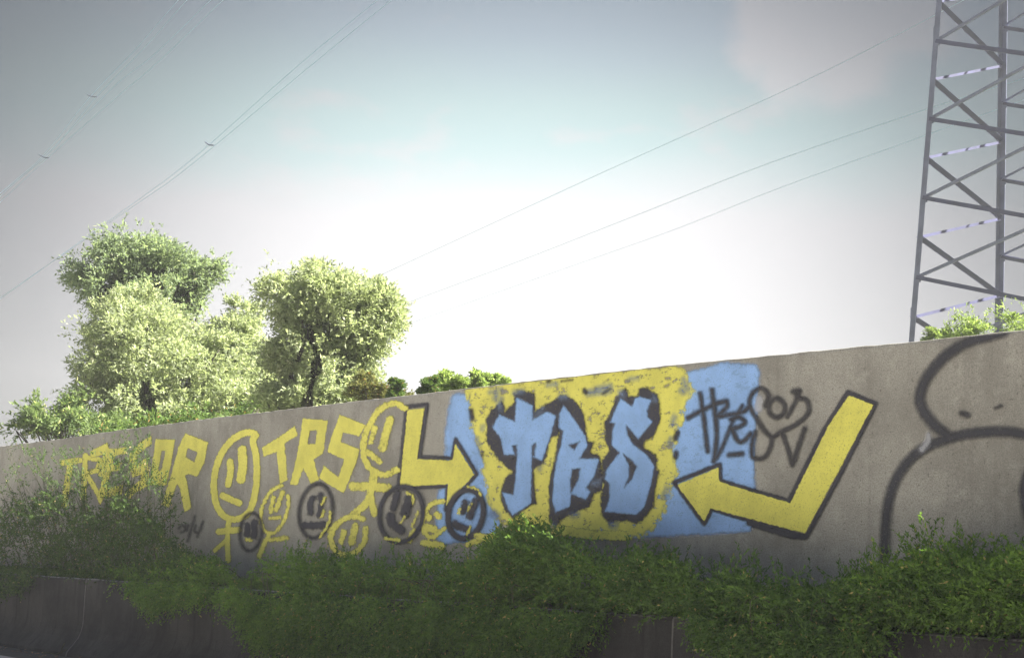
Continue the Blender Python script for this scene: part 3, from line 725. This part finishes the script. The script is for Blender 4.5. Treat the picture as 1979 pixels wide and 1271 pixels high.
shrub('low shrub trailing under the point of the left-pointing arrow', 1290, 1700,
      [(1290,1068),(1360,1085),(1430,1068),(1500,1092),(1580,1100),(1650,1086),(1700,1072)],
      [(1290,1205),(1350,1222),(1400,1262),(1450,1300),(1560,1310),(1640,1275),(1700,1250)], 5200, 'leaf_shrub', group=G)
shrub('higher shrub at the right end under the dark bubbles', 1660, 2080,
      [(1660,1085),(1720,1062),(1765,1040),(1800,1015),(1830,1030),(1880,1045),(1979,1035),(2080,1040)],
      [(1660,1265),(1720,1240),(1790,1228),(1979,1240),(2080,1246)], 5200, 'leaf_bright', group=G)

# grass and dry litter on the soil behind
n_ = 7000; X = RNG.uniform(-200, 2100, n_); 
C = np.array([hit(x, float(ledge_y(x)), P_LOW + .1) for x in X]); C = C + NV[None, :] * RNG.uniform(.1, .8, n_)[:, None]; C[:, 2] = .97
Dr = RNG.normal(0, .35, (n_, 3)); Dr[:, 2] = 1
V, k = sprays(C, Dr, 5, .12, .07, .12, .5)
tag(fast_quads('ledge_grass', V, M['leaf_green'], None, {'tone': tone(k, n_)}), 'short grass and weeds on the ledge soil between the shrubs', 'grass', kind='stuff')

# gutter litter bottom left
def litter():
    b = hit(105, 1258, P_LOW - .32); b[2] = .004
    root = empty('dead_twig', b, 'dead forked twig lying in the gutter at lower left', 'twig')
    mb = MB()
    for p in ([(0,0,.02),(.08,.05,.05),(.17,.06,.10),(.24,.10,.13)], [(.08,.05,.05),(.10,.0,.12),(.13,-.02,.17)], [(.0,0,.02),(-.08,.02,.04),(-.15,-.01,.03)]):
        mb.tube(smooth_path(np.array(p, float), k=4), .006, 5)
    mb.build('branch', M['twig'], root)
    n_ = 60; P = np.array([hit(x, 1262, P_LOW - .3) for x in RNG.uniform(-40, 180, n_)]) - NV[None, :] * RNG.uniform(-.05, .35, n_)[:, None]; P[:, 2] = RNG.uniform(.006, .03, n_)
    V = leaf_quads(P, RNG.normal(size=(n_, 3)) * [1, 1, .2], RNG.uniform(.03, .07, n_), RNG.uniform(.02, .04, n_), 2.)
    tag(fast_quads('leaf_litter', V, M['litter']), 'scattered brown dead leaves along the barrier foot', 'leaves', kind='stuff')
litter()

# ------------------------------------------------------------------ trees behind the wall
def tree(name, label, Y, base_px, lobes, nleaf, mat, leafL=.10, asp=.38, group=None, trunk_r=.16, zb=1.0, cat='tree', droop=0., limbs=True, nl=9, tw=.26, wisps=0, clear=None):
    """lobes: (x, y, rx, ry) in photograph pixels at distance Y; depth radius follows the width"""
    sc = Y / F * 1.01
    b = at_depth(base_px[0], base_px[1], Y); b[2] = zb
    root = empty(name, b, label, cat, group)
    ntw = nleaf // nl; area = np.array([rx * ry for _, _, rx, ry in lobes], float); cnt = (area / area.sum() * ntw).astype(int)
    Cs, Ds = [], []
    for (x, y, rx, ry), c_ in zip(lobes, cnt):
        o = at_depth(x, y, Y); ns = max(7, int(rx * ry / 80)); S3 = np.array([rx * sc, rx * sc * 1.5, ry * sc])
        q = unit(RNG.normal(size=(ns, 3))); cc = q * (RNG.random(ns) ** .5 * 1.06)[:, None]
        rs = RNG.uniform(.08, .26, ns) * RNG.uniform(.8, 1.2, ns)
        w_ = rs ** 1.6; j = RNG.choice(ns, c_, p=w_ / w_.sum())
        g_ = RNG.normal(size=(c_, 3)) * (rs[j] * .75)[:, None]; g_[:, 2] *= .7
        pos = (cc[j] + g_) * S3
        Cs.append(pos + o); Ds.append(q[j] * .9 + unit(g_) * .7 + RNG.normal(0, .35, (c_, 3)))
    C = np.concatenate(Cs); Dr = np.concatenate(Ds); Dr[:, 2] += .35 - droop
    # clumping: drop twigs in soft-edged pockets
    f1 = np.sin(C[:, 0] * 5.1 + 1) * np.sin(C[:, 2] * 4.7 + .5) * np.sin(C[:, 1] * 4.3) + .7 * np.sin(C[:, 0] * 2.3 - C[:, 2] * 2.9 + C[:, 1] * 1.7) + RNG.normal(0, .35, len(C))
    C, Dr = C[f1 > -.95], Dr[f1 > -.95]
    V, k = sprays(C, Dr, nl, tw, leafL, asp, .8); T_ = tone(k, len(C), .18, .03)
    if clear:
        cv = V.mean(1); pq = proj(cv); front = cv[:, 1] < Y + .1; rr = RNG.random(len(cv))
        for (cx, y0, y1, w_) in clear:
            d_ = abs(pq[:, 0] - cx - 9 * np.sin(pq[:, 1] / 26 + cx)) / (w_ * (1 + .35 * np.sin(pq[:, 1] / 11)))
            kp = ~((d_ < 1) & (pq[:, 1] > y0) & (pq[:, 1] < y1) & front & (rr < .93))
            V, k, T_, pq, front, rr = V[kp], k[kp], T_[kp], pq[kp], front[kp], rr[kp]
    if wisps:
        Vs = [V]; Ts = [T_]
        for _ in range(wisps):
            x, y, rx, ry = lobes[RNG.integers(len(lobes))]; a = RNG.uniform(-.2, math.pi + .2)
            p0 = at_depth(x + math.cos(a) * rx * .8, y - math.sin(a) * ry * .8, Y); p1 = at_depth(x + math.cos(a) * (rx + 24), y - math.sin(a) * (ry + 26), Y)
            tt = np.linspace(0, 1, 7)[:, None]; P = p0 + (p1 - p0) * tt + RNG.normal(0, .05, (7, 3))
            v_, k_ = sprays(P, np.tile(p1 - p0, (7, 1)) + RNG.normal(0, .25, (7, 3)), 6, .22, leafL, asp, .7); Vs.append(v_); Ts.append(tone(k_, 7, .18, .03))
        V = np.concatenate(Vs); T_ = np.concatenate(Ts)
    fast_quads('crown', V - b, M[mat], root, {'tone': T_})
    mb = MB()
    top = max(lobes, key=lambda l: l[3] * l[2]); tp = at_depth(top[0], top[1], Y) - b
    bend = np.array([RNG.normal(0, .08), RNG.normal(0, .08), 0])
    path = smooth_path(np.array([[0, 0, 0], tp * [.25, .25, .35] + bend, tp * [.6, .6, .7] - bend, tp]), k=5)
    mb.tube(path, list(np.linspace(trunk_r, trunk_r * .35, len(path))), 8)
    if limbs:
        for (x, y, rx, ry) in lobes:
            e = at_depth(x, y, Y) - b
            for _ in range(3):
                tgt = e + np.array([RNG.normal(0, rx * sc * .4), RNG.normal(0, rx * sc * .4), RNG.uniform(.0, .7) * ry * sc])
                i0 = int(RNG.uniform(.35, .8) * (len(path) - 1)); s_ = path[i0]
                mdl = s_ + (tgt - s_) * .5 + np.array([0, 0, -.08 * np.linalg.norm(tgt - s_)]) + RNG.normal(0, .06, 3)
                pp = smooth_path(np.array([s_, mdl, tgt]), k=5); mb.tube(pp, list(np.linspace(trunk_r * .42, .012, len(pp))), 5)
    mb.build('trunk', M['bark'], root, True)
    return root

GT = 'pale leafy trees behind the left part of the wall'
tree('leafy_tree', 'tallest darker olive tree at the back of the left group', 41, (285, 800),
     [(285,515,62,45),(240,500,50,40),(335,530,55,40),(235,560,60,38),(350,575,45,42),(290,590,80,60),(385,530,28,16),(165,530,34,16),(195,555,30,22),(330,500,45,20),(235,475,22,14),(150,520,20,8),(400,522,18,7)], 56000, 'leaf_dark', .095, group=GT, wisps=60, clear=[(300, 520, 560, 10), (215, 545, 580, 14), (345, 545, 575, 12)])
tree('leafy_tree', 'broad silvery tree in front of the tall dark one', 37.5, (300, 830),
     [(270,640,80,55),(215,700,62,60),(320,690,90,70),(265,610,50,38),(200,760,60,55),(300,770,100,62),(400,710,70,55),(380,780,80,50),(175,660,28,24),(250,820,95,34),(455,780,75,48),(520,780,60,36),(380,815,90,26)], 120000, 'leaf_olive', .088, group=GT, wisps=30, clear=[(290, 735, 830, 12), (180, 770, 800, 16), (400, 790, 830, 22), (350, 730, 750, 14), (230, 800, 830, 16)])
tree('leafy_tree', 'slim silvery tree top between the broad and the right tree', 38.5, (450, 800),
     [(450,640,42,38),(440,685,60,50),(455,740,62,60),(465,610,24,26),(490,700,38,50)], 42000, 'leaf_olive', .085, group=GT, wisps=14)
tree('leafy_tree', 'silvery tree with dark forked trunk at the right of the group', 31, (603, 790),
     [(580,590,52,48),(620,562,50,38),(675,592,54,46),(722,602,38,44),(565,655,44,54),(625,650,62,66),(695,648,48,48),(645,725,64,50),(565,725,46,52),(732,582,28,26),(675,735,36,38),(615,775,78,24),(530,560,16,22),(755,610,16,26),(545,772,46,24),(660,765,50,22),(600,525,30,14),(735,640,26,36)], 105000, 'leaf_olive', .078, group=GT, trunk_r=.16, wisps=30, clear=[(603, 625, 790, 9), (580, 650, 700, 6), (640, 600, 650, 5)])
tree('leafy_shrub', 'green leaning branches at the foot of the left trees', 35, (150, 850),
     [(70,806,22,9),(108,812,34,15),(138,798,24,20),(150,824,46,20),(35,834,16,6),(80,830,36,9),(190,830,50,22),(75,790,14,5)], 10000, 'leaf_sage', .095, cat='shrub', trunk_r=.05, wisps=14)
tree('leafy_shrub', 'dark green shade shrub under the left trees', 34, (420, 812),
     [(230,838,50,12),(330,822,60,12),(430,808,60,10),(520,795,50,12)], 5000, 'leaf_green', .09, cat='shrub', trunk_r=.05)
tree('leafy_shrub', 'low rusty green shrub right of the forked tree', 29, (735, 775),
     [(708,758,18,14),(740,765,30,8),(704,742,9,14),(772,768,18,5)], 6000, 'leaf_red', .06, cat='shrub', trunk_r=.03, tw=.16, limbs=False)
tree('leafy_shrub', 'narrow ivy clad stump above the wall edge', 28, (767, 765),
     [(767,738,10,11),(769,750,11,12),(766,762,13,8)], 6000, 'leaf_green', .042, cat='shrub', trunk_r=.06, tw=.06, limbs=False)
tree('leafy_shrub', 'small round grey green bush above the wall', 28.5, (831, 760),
     [(831,744,15,13),(829,754,17,10)], 7000, 'leaf_green', .045, cat='shrub', trunk_r=.04, tw=.06, limbs=False)
tree('leafy_shrub', 'sunlit lime green bush top, left of the pointed one', 30, (875, 752),
     [(862,738,17,13),(880,744,22,12),(858,732,10,8)], 7500, 'leaf_lime', .06, cat='shrub', trunk_r=.03, tw=.10, limbs=False)
tree('leafy_shrub', 'pointed lime green bush top, middle one', 30, (925, 748),
     [(924,740,15,13),(924,730,6,8),(905,745,16,8)], 5500, 'leaf_lime', .06, cat='shrub', trunk_r=.03, tw=.10, limbs=False)
tree('leafy_shrub', 'low lime green bush beside the yellow cloud paint', 30, (955, 742),
     [(950,738,18,10),(965,740,14,6)], 4500, 'leaf_lime', .06, cat='shrub', trunk_r=.03, tw=.10, limbs=False)
GS = 'young lime green trees behind the pylon'
tree('young_tree', 'lime green sapling top left of the middle pylon leg', 40, (1862, 650),
     [(1862,640,26,12),(1866,626,9,12),(1845,645,18,10),(1900,640,22,8),(1890,634,8,9)], 4200, 'leaf_lime', .07, trunk_r=.04, tw=.2, limbs=False, wisps=14, group=GS)
tree('young_tree', 'smallest lime green tuft beside the left pylon leg', 40, (1796, 655),
     [(1796,650,12,8)], 1600, 'leaf_lime', .07, trunk_r=.03, tw=.14, limbs=False, group=GS)
tree('young_tree', 'lime green sapling top at the right frame edge', 40, (1962, 640),
     [(1955,628,10,14),(1975,632,16,12),(1995,625,18,16)], 2600, 'leaf_lime', .07, trunk_r=.04, tw=.2, limbs=False, wisps=9, group=GS)

# pale roof seen just above the wall
ra = at_depth(782, 757, 42); rb = at_depth(826, 752, 42)
root = empty('shed', (ra + rb) / 2 * [1, 1, 0] + [0, 0, 1.0], 'low pale blue roofed shed barely showing above the wall', 'shed')
zr = ra[2]; cx_, cy_ = (ra + rb)[:2] / 2
mb = MB(); mb.v = [np.array(q) for q in ((-.75,-.5,zr-1.30),(.75,-.5,zr-1.30),(.75,1.6,zr-1.0),(-.75,1.6,zr-1.0),(-.75,-.5,zr-1.24),(.75,-.5,zr-1.24),(.75,1.6,zr-.94),(-.75,1.6,zr-.94))]
mb.f = [(0,3,2,1),(4,5,6,7),(0,1,5,4),(1,2,6,5),(2,3,7,6),(3,0,4,7)]; mb.build('roof', M['roof'], root)
MB().box((0, .55, (zr - 1.3) / 2), (1.3, 0, 0), (0, 1.8, 0), (0, 0, zr - 1.32)).build('shed_wall', M['roof'], root)

# ------------------------------------------------------------------ lattice tower
TC = np.array([21.1794, 74.5634, 0.]); TY = -0.8449; ZA = 13.7729; PH = 3.4
tower = empty('lattice_tower', TC + [0, 0, 1.0], 'tall steel lattice power pylon rising behind the wall', 'pylon')
def hw(z): return 3.8686 + (1.6979 - 3.8686) * z / 40.
def corner(k, z):
    w = hw(z); s = [(-1,-1),(-1,1),(1,1),(1,-1)][k]; c, s_ = math.cos(TY), math.sin(TY)
    return np.array([c*s[0]*w - s_*s[1]*w, s_*s[0]*w + c*s[1]*w, z - 1.0])
ZTOP = 33.0
for k in range(4):
    a, b = corner(k, 1.0), corner(k, ZTOP); nx, pv = corner((k+1) % 4, 1.0) - a, corner((k-1) % 4, 1.0) - a
    MB().angle(a, b, .26, .025, nx, pv).build('leg', M['steel'], tower)
    # splice plates with bolt heads
    for zz in (12.1, 24.2):
        p = corner(k, zz); q = MB(); n1, n2 = unit(nx), unit(pv)
        q.box(p + n1 * .09 - n2 * .012, n1 * .17, n2 * .018, [0, 0, .9])
        for i in range(8): q.box(p + n1 * (.05 + .08 * (i % 2)) - n2 * .03, n1 * .035, n2 * .025, [0, 0, .035]) if True else None
        for i in range(8):
            q.box(p + n1 * (.05 + .08 * (i % 2)) - n2 * .034 + np.array([0, 0, -.38 + .105 * i]), n1 * .035, n2 * .03, [0, 0, .035])
        q.build('splice_plate', M['steel'], tower)
n_ph = int((ZTOP - 1.5) / PH)
for face in range(4):
    k0, k1 = face, (face + 1) % 4
    # face 0: A(left) - B(far); nodes on A sit half a panel below those on B
    if face == 0: ks, ke, off = 0, 1, .5        # A at ZA-.5, B at ZA
    elif face == 1: ks, ke, off = 1, 2, .5
    elif face == 2: ks, ke, off = 3, 2, .0
    else: ks, ke, off = 0, 3, .0
    outw = unit((corner(k0, 1) + corner(k1, 1)) * [1, 1, 0] * .5)
    zz = ZA - off * PH - 3 * PH
    if face == 1: zz = ZA - .5 * PH - 3 * PH
    while zz < ZTOP:
        for sgn in (-1, 1):
            z2 = zz + sgn * PH / 2
            if min(zz, z2) < 1.2 or max(zz, z2) > ZTOP: continue
            a, b = corner(ks, zz), corner(ke, z2); d = unit(b - a)
            in_ = .06 if sgn > 0 else -.012
            a = a + d * .10 - outw * in_; b = b - d * .10 - outw * in_
            w = (.24 if face in (0, 1) else .17) if sgn < 0 else .11
            MB().angle(a, b, w, .012, np.cross(d, outw) * (1 if np.cross(d, outw)[2] > 0 else -1) + (outw * .8 if face in (0, 1) and sgn < 0 else 0), -outw).build('brace', M['steel_dark'] if sgn < 0 or face == 0 else M['steel'], tower)
        if 1.2 < zz < ZTOP:
            a = corner(ks, zz); d = unit((corner(ke, zz) - a))
            MB().box(a + d * .17 - outw * .03, d * .30, outw * .015, [0, 0, .34]).build('gusset_plate', M['steel'], tower)
        z2 = zz + PH / 2
        if 1.2 < z2 < ZTOP:
            a = corner(ke, z2); d = unit((corner(ks, z2) - a))
            MB().box(a + d * .17 - outw * .03, d * .30, outw * .015, [0, 0, .34]).build('gusset_plate', M['steel'], tower)
        zz += PH
# crossarms above the frame
ac = np.array([math.cos(TY), math.sin(TY), 0]); 
for z_ in (30.6,):
    for sg in (-1, 1):
        tip = ac * sg * 8.0 + [0, 0, z_ - .4]; q = MB()
        ks = (1, 0) if sg < 0 else (2, 3)
        for kk in ks:
            q.angle(corner(kk, z_), tip, .1, .012, [0, 0, 1], np.cross(ac, [0, 0, 1])); q.angle(corner(kk, min(z_ + 2.4, ZTOP)), tip + [0, 0, .1], .09, .012, [0, 0, 1], np.cross(ac, [0, 0, 1]))
        q.build('crossarm', M['steel'], tower)
for k in range(4):
    c_ = corner(k, 1.0); MB().box(c_ + [0, 0, .12], [.9, 0, 0], [0, .9, 0], [0, 0, .5]).build('footing', M['wall'], tower)

# ------------------------------------------------------------------ overhead wires
GW = 'overhead power line conductors'
def wire(label, pts, p, rad, ext=(60, 60), off=0.0, spacers=()):
    P = np.array([hit(x, y, p) for x, y in pts]); P[:, 2] += off
    a = P[0] + unit(P[0] - P[1]) * ext[0]; b = P[-1] + unit(P[-1] - P[-2]) * ext[1]
    path = smooth_path(np.array([a, *P, b]), k=6)
    root = empty('power_line', P[len(P)//2], label, 'cable', GW); c = P[len(P)//2]
    return root, path - c, c
def single(label, pts, p, rad, ext=(70, 60)):
    r, path, c = wire(label, pts, p, rad, ext); MB().tube(path, rad, 5).build('conductor', M['wire'], r)
def twin(label, pa, pb, p, rad, sp):
    A = np.array([hit(x, y, p) for x, y in pa]); B = np.array([hit(x, y, p) for x, y in pb]); c = A[1].copy()
    r = empty('power_line', c, label, 'cable', GW)
    for Q in (A, B):
        a = Q[0] + unit(Q[0] - Q[1]) * 14; b = Q[-1] + unit(Q[-1] - Q[-2]) * 30
        MB().tube(smooth_path(np.array([a, *Q, b]), k=6) - c, rad, 5).build('conductor', M['wire'], r)
    for (x, y, w, dy) in sp:
        e0 = hit(x - w / 2, y - dy / 2, p) - c; e1 = hit(x + w / 2, y + dy / 2, p) - c
        m_ = (e0 + e1) / 2; MB().tube([e0 + [0, 0, .05], m_ + [0, 0, -.03], e1], .028, 6).build('spacer', M['spacer'], r)
twin('twin cable furthest left, with the upper cross spacer', [(345,0),(262,96),(172,190),(82,302),(-5,378)], [(362,0),(275,98),(186,188),(92,300),(0,374)], 31, .009, [(178,186,20,3)])
twin('twin cable second from left, with the lower cross spacer', [(408,0),(298,106),(218,170),(86,302),(-5,384)], [(432,0),(306,120),(228,186),(98,300),(-5,396)], 30, .009, [(85,303,20,5)])
twin('twin cable coming down above the silvery trees', [(730,0),(575,128),(404,280),(320,348),(245,402)], [(757,0),(590,136),(412,284),(326,352),(250,404)], 29, .0085, [(405,279,17,4)])
single('highest cable running down left from the pylon', [(1860,2),(1700,85),(1500,183),(1168,332),(830,488)], 66, .013, (8, 60))
single('middle cable running down left from the pylon', [(1979,152),(1780,215),(1480,318),(1240,412),(1000,506),(800,580)], 66, .013, (8, 60))
single('lowest faint cable running down left from the pylon', [(1960,200),(1780,265),(1500,366),(1300,445),(1060,530)], 70, .011, (8, 60))
